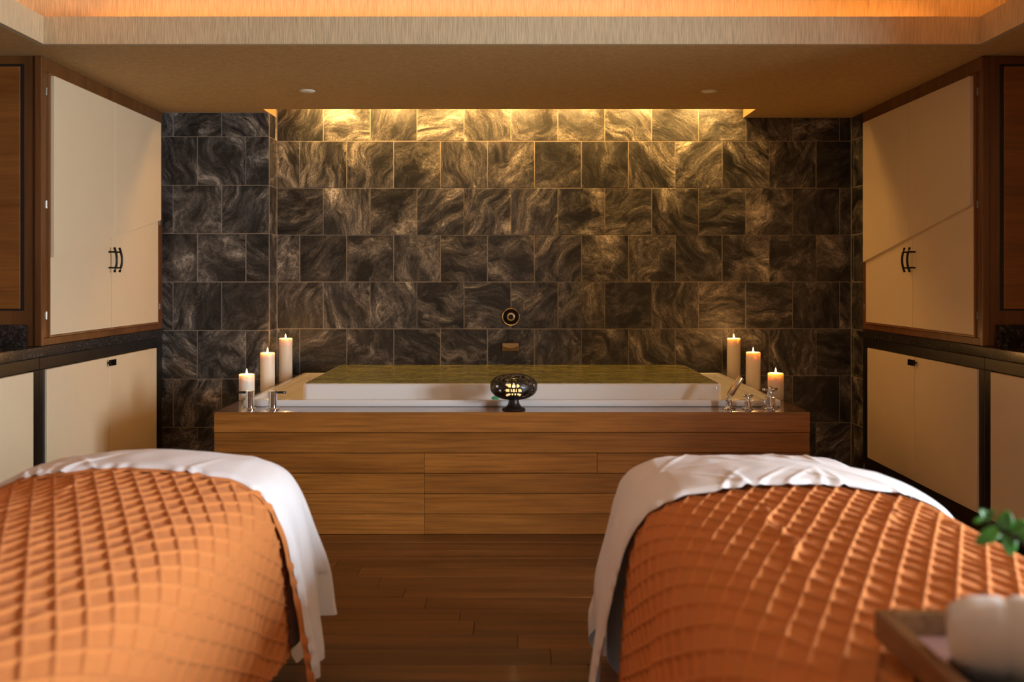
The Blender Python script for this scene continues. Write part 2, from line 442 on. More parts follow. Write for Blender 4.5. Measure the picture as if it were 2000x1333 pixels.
wr = struct('wall_window', bx(XW, XW+0.15, YR, WIN_Y0, 0, ZU), 'wallpaint', 'wall of the added side bay with the window')
for b in ((WIN_Y0, WIN_Y1, 0, WIN_Z0), (WIN_Y0, WIN_Y1, WIN_Z1, ZU), (WIN_Y1, YJ, 0, ZU)):
    obj('wall_section', bx(XW, XW+0.15, b[0], b[1], b[2], b[3]), 'wallpaint', wr)
wrt = struct('wall_right_return', bx(W, WR, 6.235, YB, 0, ZS), 'grout', 'narrow slate return beside the right cabinet')
tile_field(wrt, 'y', W, 6.236, YB-0.012, 6.236+0.02, 0.0, ZS, facing=1)
struct('wall_left', bx(-WR-0.15, -WR, YR, YB+0.12, 0, ZU), 'wallpaint', 'left side wall')
struct('wall_front', bx(-WR-0.15, XW+0.15, YR-0.15, YR, 0, ZU), 'wallpaint', 'wall behind the viewer')
# ceiling
struct('ceiling', bx(-WR-0.15, XW+0.15, YR-0.15, YB+0.12, ZU, ZU+0.1), 'cove', 'raised ceiling of the tray')
so = struct('ceiling_soffit', bx(-WR, WR, YF+0.03, YSLOT, ZS, ZS+0.05), 'grass_soffit', 'lowered grasscloth soffit over the tub')
SX0, SX1 = -1.53, 1.50
obj('soffit_section', bx(-WR, SX0, YSLOT, YB-0.0, ZS, ZS+0.05), 'grass_soffit', so)
obj('soffit_section', bx(SX1, WR, YSLOT, YB-0.0, ZS, ZS+0.05), 'grass_soffit', so)
obj('soffit_section', bx(-WR, -XF-0.03, YR, YF+0.03, ZS, ZS+0.05), 'grass_soffit', so)
obj('soffit_section', bx(XF+0.03, WR, YR, YF+0.03, ZS, ZS+0.05), 'grass_soffit', so)
obj('soffit_section', bx(WR, XW, YR, YJ, ZS, ZS+0.05), 'grass_soffit', so)
t1 = struct('trim_1', bx(-XF-0.03, XF+0.03, YF, YF+0.03, ZS, ZS+0.122), 'grass', 'grasscloth fascia along the back of the ceiling tray')
struct('trim_2', bx(-XF-0.03, -XF, YR, YF, ZS, ZS+0.122), 'grass', 'grasscloth fascia along the left of the ceiling tray')
struct('trim_3', bx(XF, XF+0.03, YR, YF, ZS, ZS+0.122), 'grass', 'grasscloth fascia along the right of the ceiling tray')
cw = struct('wall_cove', bx(-XF-0.22, XF+0.22, YF+0.22, YF+0.26, ZS+0.05, ZU), 'grass', 'upper wall of the ceiling tray lit orange')
obj('cove_side', bx(-XF-0.26, -XF-0.22, YR, YF+0.26, ZS+0.05, ZU), 'grass', cw)
obj('cove_side', bx(XF+0.22, XF+0.26, YR, YF+0.26, ZS+0.05, ZU), 'grass', cw)
# slot over the wall: its own small lid and cheeks
sl = struct('wall_slot', bx(SX0-0.02, SX1+0.02, YSLOT-0.02, YSLOT, ZS+0.05, ZS+0.30), 'cove', 'light slot above the slate wall')
obj('slot_lid', bx(SX0-0.02, SX1+0.02, YSLOT-0.02, YB, ZS+0.30, ZS+0.32), 'cove', sl)
obj('slot_cheek', bx(SX0-0.02, SX0, YSLOT, YB-0.012, ZS+0.05, ZS+0.30), 'cove', sl)
obj('slot_cheek', bx(SX1, SX1+0.02, YSLOT, YB-0.012, ZS+0.05, ZS+0.30), 'cove', sl)
# window of the right wall (out of frame)
wn = struct('window_1', bx(XW+0.02, XW+0.10, WIN_Y0, WIN_Y0+0.06, WIN_Z0, WIN_Z1), 'whitepaint', 'window in the right wall')
obj('window_frame', bx(XW+0.02, XW+0.10, WIN_Y1-0.06, WIN_Y1, WIN_Z0, WIN_Z1), 'whitepaint', wn)
for z in (WIN_Z0, WIN_Z1-0.06): obj('window_frame', bx(XW+0.02, XW+0.10, WIN_Y0+0.06, WIN_Y1-0.06, z, z+0.06), 'whitepaint', wn)
nw = 2; pwid = (WIN_Y1-WIN_Y0-0.12)/nw
for i in range(1, nw): obj('mullion', bx(XW+0.02, XW+0.10, WIN_Y0+0.06+i*pwid-0.025, WIN_Y0+0.06+i*pwid+0.025, WIN_Z0+0.06, WIN_Z1-0.06), 'whitepaint', wn)
for i in range(nw): obj('pane', bx(XW+0.055, XW+0.061, WIN_Y0+0.06+i*pwid+(0.025 if i else 0), WIN_Y0+0.06+(i+1)*pwid-(0.025 if i < nw-1 else 0), WIN_Z0+0.06, WIN_Z1-0.06), 'pane', wn)

# ceiling discs
for px, lab in ((600, 'small pale round speaker cover in the soffit, left one'), (1385, 'small pale round speaker cover in the soffit, right one')):
    d = (ZS-EYE)*F/(YH-177.5); x = (px-1000)*d/F
    bm = newbm(); lathe(bm, [(0,-0.006),(0.040,-0.006),(0.044,-0.003),(0.044,0.0)], 32, (x, d, ZS))
    o = sm(obj('ceiling_disc', bm, 'plastic')); tag(o, lab, 'ceiling cover', 'round covers in the soffit')

# ------------------------------------------------------------------ cabinets
def sidebox(s, xo, xi, y0, y1, z0, z1, bev=0.0):
    """s=-1 left, +1 right; xo, xi distances from the middle of the room"""
    return bx(s*xo, s*xi, y0, y1, z0, z1, bev)
DY0, DYM, DY1 = 4.722, 5.442, 6.160
DZ0, DZ1 = 0.961, 2.192
for s, side in ((-1, 'left'), (1, 'right')):
    t = thing('tall_cabinet', ('cherry framed cabinet with pale cream doors on the brightly lit left wall' if s < 0 else 'cherry framed cabinet with tan cream doors on the shaded right wall'), 'cabinet', (s*2.5, 5.4, 0.913), 'cream door cabinets')
    YE = 6.235 if s > 0 else YP-0.001
    obj('carcass', sidebox(s, W+0.02, WR-0.002, YC+0.02, YE, 0.914, ZS-0.001), 'cabwood', t)
    obj('rail', sidebox(s, W-0.003, W+0.019, YC, YE, DZ1+0.012, ZS-0.002, 0.002), 'cabwood', t)
    obj('rail', sidebox(s, W-0.003, W+0.019, YC, YE, 0.914, DZ0-0.012, 0.002), 'cabwood', t)
    obj('stile', sidebox(s, W-0.003, W+0.019, YC, DY0-0.012, DZ0-0.011, DZ1+0.011, 0.002), 'cabwood', t)
    obj('stile', sidebox(s, W-0.003, W+0.019, DY1+0.012, YE, DZ0-0.011, DZ1+0.011, 0.002), 'cabwood', t)
    # bright wooden lining of the door opening
    for (a, b, c, d) in ((DY0-0.011, DY0-0.002, DZ0-0.010, DZ1+0.010), (DY1+0.002, DY1+0.011, DZ0-0.010, DZ1+0.010), (DY0-0.001, DY1+0.001, DZ1+0.002, DZ1+0.010), (DY0-0.001, DY1+0.001, DZ0-0.010, DZ0-0.002)):
        obj('edge_trim', sidebox(s, W-0.012, W+0.015, a, b, c, d), 'cabtrim', t)
    zsl = (lambda y: 1.590 + (1.330-1.590)*(y-6.16)/(4.722-6.16)) if s < 0 else (lambda y: 1.330 + (1.588-1.330)*(y-6.16)/(4.664-6.16))
    for (a, b, hy) in ((DY0, DYM-0.0015, DYM-0.035), (DYM+0.0015, DY1, DYM+0.035)):
        bm = newbm()
        prism(bm, [(s*(W-0.010), a, DZ0), (s*(W-0.010), b, DZ0), (s*(W-0.010), b, zsl(b)+0.03), (s*(W-0.010), a, zsl(a)+0.03)], (s*0.022, 0, 0))
        d = obj('door', bm, 'cream', t)
        bm = newbm()
        prism(bm, [(s*(W-0.030), a, zsl(a)), (s*(W-0.030), b, zsl(b)), (s*(W-0.030), b, DZ1), (s*(W-0.030), a, DZ1)], (s*0.019, 0, 0))
        bevel(bm, 0.002, 2)
        obj('overlay_panel', bm, 'cream', d)
        # bowed bar handle
        zc = EYE - (508-YH)*DYM/F; hx = W-0.010
        bm = newbm()
        pts = [(s*(hx-0.030-0.014*(1-(q/6)**2)), hy, zc + q/6*0.067) for q in range(-6, 7)]
        tube(bm, pts, 0.0062, 10)
        for dz in (-0.043, 0.043): tube(bm, [(s*hx, hy, zc+dz), (s*(hx-0.036), hy, zc+dz)], 0.0048, 8)
        sm(obj('handle', bm, 'bronze', d)); 
        hyy = (DY0-0.028) if a == DY0 else (DY1+0.045)
        for hz in (2.112, 1.579, 1.055):
            bm = newbm(); lathe(bm, [(0.004,-0.018),(0.004,0.018)], 12, (s*(W-0.005), hyy, hz)); box(bm, s*W-0.0035, s*W+0.0035, hyy-0.012, hyy+0.012, hz-0.016, hz+0.016)
            obj('hinge', bm, 'hinge', d)
    # end panel facing the room, with a raised field in a dark groove
    ep = obj('end_panel', bx(s*(W-0.003), s*(WR-0.002), YC-0.022, YC-0.001, 0.914, ZS-0.002), 'cabwood', t)
    gx = (1000-52)*YC/F
    gz0, gz1 = EYE-(607-YH)*YC/F, EYE-(127-YH)*YC/F
    obj('groove', bx(s*gx, s*(WR-0.03), YC-0.0235, YC-0.0215, gz0, gz1), 'groove', ep)
    obj('raised_field', bx(s*(gx+0.017), s*(WR-0.05), YC-0.030, YC-0.0225, gz0+0.008, gz1-0.012, 0.003), 'panelwood', ep)
    cpx = (1000-74)*YC/F
    obj('corner_post', bx(s*(W-0.006), s*cpx, YC-0.032, YC-0.0225, 0.914, ZS-0.003, 0.003), 'cabwood', ep)
    # worktop with upstand
    wt = thing('worktop', 'polished dark granite worktop along the %s wall' % side, 'worktop', (s*2.5, 4.6, 0.862), 'granite worktops')
    obj('slab', sidebox(s, W-0.008, WR-0.002, 3.015, YE-0.0, 0.862, 0.9125, 0.003), 'granite', wt)
    obj('upstand', bx(s*(gx+0.012-0.035), s*(WR-0.004), YC-0.045, YC-0.0345, 0.9135, EYE-(634-YH)*YC/F), 'granite', wt)
    # lower cabinets
    for j, (u0, u1, lab) in enumerate(((4.632, YE, 'beneath the tall cabinet'), (3.02, 4.628, 'nearer the viewer'))):
        lc = thing('base_cabinet', '%s black framed base cabinet with cream doors %s' % (side, lab), 'cabinet', (s*2.5, (u0+u1)/2, 0), 'black framed base cabinets')
        obj('carcass', sidebox(s, W+0.02, WR-0.002, u0, u1, 0.11, 0.861), 'ebony', lc)
        obj('toe_kick', sidebox(s, W+0.05 if j else W+0.012, WR-0.01, u0, u1, 0.0, 0.109), 'ebony', lc)
        d0, d1 = (4.69, 6.132) if j == 0 else (3.10, 4.555)
        obj('rail', sidebox(s, W-0.002, W+0.019, u0, u1, 0.806, 0.861, 0.002), 'ebony', lc)
        obj('rail', sidebox(s, W-0.002, W+0.019, u0, u1, 0.075, 0.121, 0.002), 'ebony', lc)
        obj('stile', sidebox(s, W-0.002, W+0.019, u0, d0-0.003, 0.122, 0.805, 0.002), 'ebony', lc)
        obj('stile', sidebox(s, W-0.002, W+0.019, d1+0.003, u1, 0.122, 0.805, 0.002), 'ebony', lc)
        dm = (d0+d1)/2
        for (a, b, hy) in ((d0, dm-0.002, dm-0.022), (dm+0.002, d1, dm+0.022)):
            dd = obj('door', sidebox(s, W-0.012, W+0.012, a, b, 0.1245, 0.8015, 0.004), 'cream', lc)
            zc = 0.772
            bm = newbm(); lathe(bm, [(0.006,0),(0.006,0.018)], 10, (s*(W-0.012), hy, zc), (-s,0,0))
            box(bm, s*(W-0.030)-0.005, s*(W-0.030)+0.005, hy-0.017, hy-0.009, zc-0.016, zc+0.016)
            box(bm, s*(W-0.030)-0.005, s*(W-0.030)+0.005, hy+0.009, hy+0.017, zc-0.016, zc+0.016)
            box(bm, s*(W-0.030)-0.004, s*(W-0.030)+0.004, hy-0.010, hy+0.010, zc-0.005, zc+0.005)
            obj('knob', bm, 'bronze', dd)

# ------------------------------------------------------------------ tub surround
ZD = EYE - (806-YH)*YPF/F         # deck top
HWX = 582*YPF/F                   # half width of the surround
RZ = ZD + 0.034                   # rim top
RY0 = (EYE-ZD)*F/(795.6-YH)       # front of rim
RY1 = 6.42; RHX = 1.343
su = thing('tub_surround', 'teak boarded bath surround with a polished wooden deck', 'bath surround', (0, 5.5, 0))
bh = ZD/6
# side and front boards
jx1, jx2 = (828-1000)*YPF/F, (1166-1000)*YPF/F
obj('core', bx(-HWX+0.022, HWX-0.022, YPF+0.022, YPF+0.06, 0, ZD-0.03), 'groove', su)
obj('side_core', bx(-HWX+0.022, -HWX+0.05, YPF+0.061, YP-0.012, 0, ZD-0.03), 'groove', su)
obj('side_core', bx(HWX-0.05, HWX-0.022, YPF+0.061, YB-0.014, 0, ZD-0.03), 'groove', su)
for i in range(6):
    z0, z1 = i*bh + 0.0012, (i+1)*bh - 0.0012
    if i == 5:
        continue
    if i == 4: cuts = [-HWX, HWX]
    elif i == 3: cuts = [-HWX, jx1, jx2, HWX]
    else: cuts = [-HWX, jx1, 1.02, HWX]
    for a, b in zip(cuts[:-1], cuts[1:]):
        obj('board', bx(a+0.0006, b-0.0006, YPF+random.uniform(0,0.0012), YPF+0.021, z0, z1, 0.0018, 1), 'deckwood', su)
    for sx in (-1, 1):
        ye = YP-0.012 if sx < 0 else YB-0.014
        obj('side_board', bx(sx*(HWX-0.021), sx*HWX, YPF+0.0225, ye, z0, z1, 0.0018, 1), 'deckwood', su)
# thick deck edge and the deck frame around the tub
z0 = 5*bh+0.0012
obj('deck_edge', bx(-HWX, HWX, YPF-0.002, RY0-0.012, z0, ZD, 0.0025), 'deckwood', su)
dk = obj('deck_front', bx(-HWX+0.003, HWX-0.003, YPF+0.002, RY0+0.02, ZD, ZD+0.0012), 'decktop', su)
for sx in (-1, 1):
    ye = YP-0.012 if sx < 0 else YB-0.014
    obj('deck_side', bx(sx*(RHX-0.03), sx*HWX, RY0-0.0115, ye, z0, ZD+0.001, 0.002), 'decktop', su)
obj('deck_back', bx(-RHX+0.031, RHX-0.031, RY1-0.02, YB-0.014, z0, ZD), 'decktop', su)

# ------------------------------------------------------------------ overflowing bath
tb = thing('bath_tub', 'white overflowing bath with raised inner basin brimming with water', 'bath', (0, 5.7, ZD-0.2))
def frame_mesh(x0,x1,y0,y1,tw,z0,z1,bev):
    bm = newbm()
    o = [(x0,y0),(x1,y0),(x1,y1),(x0,y1)]; i = [(x0+tw,y0+tw),(x1-tw,y0+tw),(x1-tw,y1-tw),(x0+tw,y1-tw)]
    vo0=[bm.verts.new((*p,z0)) for p in o]; vo1=[bm.verts.new((*p,z1)) for p in o]
    vi0=[bm.verts.new((*p,z0)) for p in i]; vi1=[bm.verts.new((*p,z1)) for p in i]
    for k in range(4):
        j=(k+1)%4
        bm.faces.new((vo0[k],vo0[j],vo1[j],vo1[k])); bm.faces.new((vi0[j],vi0[k],vi1[k],vi1[j]))
        bm.faces.new((vo1[k],vo1[j],vi1[j],vi1[k])); bm.faces.new((vo0[j],vo0[k],vi0[k],vi0[j]))
    bmesh.ops.recalc_face_normals(bm, faces=bm.faces)
    if bev: bevel(bm, bev, 3)
    return bm
sm(obj('rim', frame_mesh(-RHX, RHX, RY0, RY1, 0.032, ZD+0.0015, RZ, 0.005), 'porcelain', tb))
TZ = RZ - 0.085   # trough floor
obj('trough', bx(-RHX+0.032, RHX-0.032, RY0+0.032, RY1-0.032, TZ-0.02, TZ), 'porcelain', tb)
obj('trough_wall', frame_mesh(-RHX+0.018, RHX-0.018, RY0+0.018, RY1-0.018, 0.016, TZ-0.02, ZD+0.004, 0), 'porcelain', tb)
IY0 = 5.15
s1 = F/IY0
IHX = 411/s1; IZ = EYE - (750-YH)/s1
IY1 = IY0*(750-YH)/(712.5-YH)
IY1 = min(IY1, 6.30)
# basin: rounded-rectangle shell with rolled lip
def rrect(x0,x1,y0,y1,r,n=6):
    pts=[]
    for cx,cy,a0 in ((x1-r,y1-r,0),(x0+r,y1-r,90),(x0+r,y0+r,180),(x1-r,y0+r,270)):
        for q in range(n+1):
            a=math.radians(a0+90*q/n); pts.append((cx+r*math.cos(a), cy+r*math.sin(a)))
    return pts
bm = newbm(); rings=[]
for ins, z in ((0.0, TZ), (0.0, IZ-0.016), (0.002, IZ-0.008), (0.007, IZ-0.002), (0.014, IZ), (0.05, IZ-0.002), (0.075, IZ-0.03), (0.13, IZ-0.40), (0.20, IZ-0.46)):
    rr_ = max(0.012, 0.035-ins*0.3)
    rings.append([bm.verts.new((x,y,z)) for x,y in rrect(-IHX+ins, IHX-ins, IY0+ins, IY1-ins, rr_)])
for a,b in zip(rings[:-1], rings[1:]):
    n=len(a)
    for k in range(n): bm.faces.new((a[k],a[(k+1)%n],b[(k+1)%n],b[k]))
bm.faces.new(rings[-1])
sm(obj('basin', bm, 'porcelain', tb), 35)
# water brimming to the lip: gently uneven surface
nx, ny = 90, 46
bm = newbm(); grid=[]
for j in range(ny+1):
    row=[]
    for i in range(nx+1):
        x=-IHX+0.016+(2*IHX-0.032)*i/nx; yy=IY0+0.016+(IY1-IY0-0.032)*j/ny
        ed=min(i,nx-i,j,ny-j)/4.0; ed=min(1,ed)
        h=0.0045*ed*(noise.noise((x*5,yy*5,0.3))+0.5*noise.noise((x*13,yy*13,2.1)))
        row.append(bm.verts.new((x,yy,IZ+0.0035*min(1,ed*2+0.2)+h)))
    grid.append(row)
for j in range(ny):
    for i in range(nx): bm.faces.new((grid[j][i],grid[j][i+1],grid[j+1][i+1],grid[j+1][i]))
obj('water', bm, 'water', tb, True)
# lenses low on the front of the basin
for px, m in ((968,'greenlens'), (1031,'clearlens')):
    x=(px-1000)/s1; z=EYE-(778-YH)/s1
    bm=newbm(); lathe(bm,[(0,0.008),(0.012,0.006),(0.022,0.0),(0.022,-0.004)],20,(x,IY0,z),(0,-1,0.0))
    for v in bm.verts: v.co.z = z+(v.co.z-z)*0.5
    sm(obj('light_lens', bm, m, tb))

# ------------------------------------------------------------------ fittings on wall and deck
def wallpt(px, py, y=YB-0.010): return ((px-1000)*y/F, y, EYE-(py-YH)*y/F)
x,yw,z = wallpt(998, 619)
v = thing('shower_valve', 'round chrome valve with a dark centre on the slate wall', 'valve', (x,yw,z))
bm=newbm(); lathe(bm,[(0.056,0),(0.056,0.004),(0.052,0.008),(0.040,0.009),(0.038,0.006)],40,(x,yw,z),(0,-1,0)); sm(obj('escutcheon',bm,'bronze',v))
bm=newbm(); lathe(bm,[(0.057,0.001),(0.057,0.007),(0.053,0.010),(0.050,0.007),(0.050,0.001)],40,(x,yw,z),(0,-1,0)); sm(obj('outer_ring',bm,'chrome',v))
bm=newbm(); lathe(bm,[(0.030,0.006),(0.030,0.020),(0.026,0.034),(0.016,0.036),(0.014,0.020),(0,0.020)],32,(x,yw,z),(0,-1,0)); sm(obj('collar',bm,'brass',v))
bm=newbm(); lathe(bm,[(0.0135,0.021),(0.0135,0.030),(0.010,0.034),(0,0.034)],24,(x,yw,z),(0,-1,0)); sm(obj('knob_centre',bm,'blackgloss',v))
x,yw,z = wallpt(997, 678)
v = thing('wall_spout', 'rectangular brass waterfall spout below the round valve', 'spout', (x,yw,z-0.025))
obj('back_plate', bx(x-0.053,x+0.053,yw-0.006,yw,z-0.027,z+0.027,0.002), 'brassshade', v)
bm=newbm()
top=[]; bot=[]
nq=12
for q in range(nq+1):
    a=-1+2*q/nq; xx=x+0.050*a
    top.append((xx, z-0.002+0.014*a*a-0.004)); 
pts=[(p[0],yw-0.007,p[1]) for p in top]
poly=pts+[(x+0.050,yw-0.007,z+0.024),(x-0.050,yw-0.007,z+0.024)]
prism(bm,poly,(0,-0.020,0)); obj('waterfall_lip',bm,'brass',v)

def deckpt(px, py, z=None):
    z = ZD if z is None else z
    d=(EYE-z)*F/(py-YH); return ((px-1000)*d/F, d)
# lever valves, left
for px, dirx, lab in ((488,-1,'chrome lever tap on the deck, lever turned left'), (533,1,'chrome lever tap on the deck, lever turned right')):
    x,d=deckpt(px,800.5); zz=ZD+0.0014
    v=thing('lever_tap', lab, 'tap', (x,d,zz), 'lever taps on the left of the deck')
    bm=newbm(); lathe(bm,[(0.034,0),(0.034,0.004),(0.031,0.007),(0.022,0.008)],32,(x,d,zz)); sm(obj('flange',bm,'chrome',v))
    bm=newbm(); lathe(bm,[(0.0215,0.006),(0.0215,0.066),(0.0200,0.067),(0.0200,0.069),(0.0215,0.070),(0.0215,0.088),(0.0195,0.091),(0,0.091)],32,(x,d,zz)); sm(obj('body',bm,'chrome',v),30)
    bm=newbm(); tube(bm,[(x+dirx*0.018,d,zz+0.083),(x+dirx*0.064,d,zz+0.083)],0.0062,12); obj('lever',bm,'blackgloss',v,True)
# hand shower and cross handles, right
x,d=deckpt(1424,799.5); zz=ZD+0.0014
v=thing('hand_shower','slanting chrome hand shower on the right of the deck','hand shower',(x,d,zz))
bm=newbm(); lathe(bm,[(0.034,0),(0.034,0.004),(0.030,0.007),(0.016,0.008),(0.014,0.03),(0.015,0.034),(0.014,0.044)],28,(x,d,zz)); sm(obj('holder',bm,'chrome',v))
bm=newbm(); tube(bm,[(x-0.004,d,zz+0.040),(x-0.006,d-0.0,zz+0.050),(x+0.000,d-0.0,zz+0.062),(x+0.010,d,zz+0.076)],[0.013,0.013,0.0125,0.0135],16); obj('elbow',bm,'chrome',v,True)
a=Vector((x+0.004,d,zz+0.068)); b=Vector((x+0.060,d,zz+0.155))
bm=newbm(); L=(b-a).length; lathe(bm,[(0.0145,0),(0.0165,0.008),(0.0165,L-0.003),(0.015,L),(0,L)],24,a,(b-a)); sm(obj('wand',bm,'brass',v),30)
for px,py,sc,lab in ((1461,800,0.78,'small chrome cross handle tap between hand shower and larger tap'),(1504,799,1.15,'larger chrome cross handle tap at the deck corner')):
    x,d=deckpt(px,py); v=thing('cross_tap',lab,'tap',(x,d,zz),'cross handle taps on the right of the deck')
    bm=newbm(); lathe(bm,[(0.034*sc+0.004,0),(0.034*sc+0.004,0.004),(0.030*sc+0.004,0.007),(0.024*sc,0.008)],32,(x,d,zz)); sm(obj('flange',bm,'chrome',v))
    bm=newbm(); lathe(bm,[(0.0225*sc,0.006),(0.0225*sc,0.046*sc),(0.020*sc,0.049*sc),(0.0115*sc,0.050*sc),(0.0115*sc,0.074*sc),(0.009*sc,0.08*sc)],28,(x,d,zz)); sm(obj('body',bm,'chrome',v),30)
    hz=zz+0.083*sc
    bm=newbm()
    for ang in (0.28, 0.28+PI/2):
        c_,s_=math.cos(ang),math.sin(ang); r_=0.034*sc
        tube(bm,[(x-c_*r_,d-s_*r_,hz),(x-c_*r_*0.85,d-s_*r_*0.85,hz),(x,d,hz),(x+c_*r_*0.85,d+s_*r_*0.85,hz),(x+c_*r_,d+s_*r_,hz)],[0.0055*sc+0.001,0.0072*sc,0.0065*sc,0.0072*sc,0.0055*sc+0.001],12)
    obj('cross_handle',bm,'chrome',v,True)
    bm=newbm(); lathe(bm,[(0.012*sc,-0.006*sc),(0.012*sc,0.006*sc),(0.008*sc,0.011*sc),(0,0.012*sc)],20,(x,d,hz)); sm(obj('cap',bm,'chrome',v))

# candles: (base px, base row, top row, width px, label)
CAN=((482,785,731,30,'shortest ivory pillar candle on the left, nearest the lever taps','L'),
     (522.5,767,689,28,'middle ivory pillar candle of the three on the left','L'),
     (557.8,748,661,26,'tallest ivory pillar candle on the left, nearest the slate wall','L'),
     (1433,746,661,26,'tallest ivory pillar candle on the right, nearest the slate wall','R'),
     (1471,764,688,28,'middle ivory pillar candle of the three on the right','R'),
     (1515,784,729,30.5,'shortest ivory pillar candle on the right, behind the larger cross tap','R'))
for px,py,ty,wpx,lab,gp in CAN:
    x,d=deckpt(px,py-1.5)
    rad=wpx*d/F/2; d+=rad*0.6; x=(px-1000)*d/F
    h=(EYE-(ty-YH)*d/F)-ZD-0.001
    lim=RHX+rad+0.004
    if abs(x)<lim: x=math.copysign(lim,x)
    t=thing('pillar_candle',lab,'candle',(x,d,ZD+0.001),'pillar candles left of the bath' if gp=='L' else 'pillar candles right of the bath')
    bm=newbm(); lathe(bm,[(0,0),(rad-0.002,0),(rad,0.002),(rad,h-0.005),(rad-0.0015,h-0.0015),(rad-0.005,h),(rad-0.010,h-0.003),(rad*0.45,h-0.009),(0,h-0.010)],36,(x,d,ZD+0.001)); sm(obj('wax',bm,'wax',t),60)
    zf=ZD+h-0.009
    bm=newbm(); tube(bm,[(x,d,zf),(x+0.0006,d,zf+0.010)],0.0011,6); obj('wick',bm,'wick',t)
    bm=newbm(); lathe(bm,[(0,0),(0.0032,0.004),(0.0046,0.009),(0.0040,0.015),(0.0022,0.022),(0.0008,0.028),(0,0.030)],14,(x,d,zf+0.007)); obj('flame',bm,'flame',t,True)
    p=point('candle_light',(0,0,0),2.2,(1.0,0.48,0.14),0.006); p.parent=t; p.location=(0,0,h+0.022)

# pierced lantern
x,d=deckpt(1003.5,801); zz=ZD+0.0013
t=thing('pierced_lantern','dark pierced globe lantern on a pedestal foot glowing from within','lantern',(x,d,zz))
sc=d/F
bm=newbm(); lathe(bm,[(0,0),(0.056,0),(0.058,0.003),(0.055,0.008),(0.042,0.013),(0.030,0.024),(0.0255,0.040),(0.026,0.052),(0.034,0.058),(0.030,0.062),(0,0.062)],36,(x,d,zz)); sm(obj('foot',bm,'lantern',t))
rx_, rz_ = 46*sc, 25.5*sc; cz=EYE-(755.5-YH)*sc
rng=np.random.RandomState(5)
NU,NV=200,64
n_seed=120
th=rng.rand(n_seed)*2*PI; ph=np.arcsin(rng.uniform(-0.72,0.99,n_seed))
S=np.stack([rx_*np.cos(ph)*np.cos(th), rx_*np.cos(ph)*np.sin(th), rz_*np.sin(ph)],1)
# a regular rosette in the middle of the front
fr=[]
for q in range(5): fr.append((-PI/2+(q-2)*0.105, -0.10)); 
for q in range(4): fr.append((-PI/2+(q-1.5)*0.125, -0.36))
for q in range(3): fr.append((-PI/2+(q-1)*0.17, 0.20))
frm=np.array(fr)
keep=[not (abs(((a+PI/2+PI)%(2*PI))-PI)<0.40 and -0.55<b<0.38) for a,b in zip(th,ph)]
S=S[keep]
S=np.concatenate([S, np.stack([rx_*np.cos(frm[:,1])*np.cos(frm[:,0]), rx_*np.cos(frm[:,1])*np.sin(frm[:,0]), rz_*np.sin(frm[:,1])],1)])
def ell(u,vv):
    e=0.86
    c_=math.copysign(abs(math.cos(vv))**e,math.cos(vv)); s_=math.copysign(abs(math.sin(vv))**e,math.sin(vv))
    return (rx_*c_*math.cos(u), rx_*c_*math.sin(u), rz_*s_)
bm=newbm(); vg=[[bm.verts.new(Vector(ell(2*PI*i/NU,-PI/2*0.93+PI*0.96*j/NV))+Vector((x,d,cz))) for i in range(NU)] for j in range(NV+1)]
for j in range(NV):
    vv=-PI/2*0.93+PI*0.96*(j+0.5)/NV
    for i in range(NU):
        u=2*PI*(i+0.5)/NU
        solid=True
        if -0.62<vv<1.2:
            p=np.array([rx_*math.cos(vv)*math.cos(u), rx_*math.cos(vv)*math.sin(u), rz_*math.sin(vv)])
            ds=np.sort(np.sqrt(((S-p)**2).sum(1)))[:2]
            front=abs(((u+PI/2+PI)%(2*PI))-PI)<0.36 and -0.5<vv<0.3
            if ds[1]-ds[0]>(0.0058 if front else (0.0066 if vv>0.15 else 0.0082)): solid=False
        if solid: bm.faces.new((vg[j][i],vg[j][(i+1)%NU],vg[j+1][(i+1)%NU],vg[j+1][i]))
for vtx in [v_ for v_ in bm.verts if not v_.link_faces]: bm.verts.remove(vtx)
o=obj('pierced_globe',bm,'lantern',t,True)
md=o.modifiers.new('thickness','SOLIDIFY'); md.thickness=0.004; md.offset=-1
bm=newbm(); lathe(bm,[(0,0),(0.036,0),(0.038,0.004),(0.038,0.056),(0.030,0.058),(0,0.056)],28,(x,d,cz-0.046)); sm(obj('votive',bm,'votive',t))
p=point('lantern_light',(0,0,0),0.25,(1.0,0.6,0.22),0.008); p.parent=t; p.location=(0,-0.062,cz-zz+0.0)

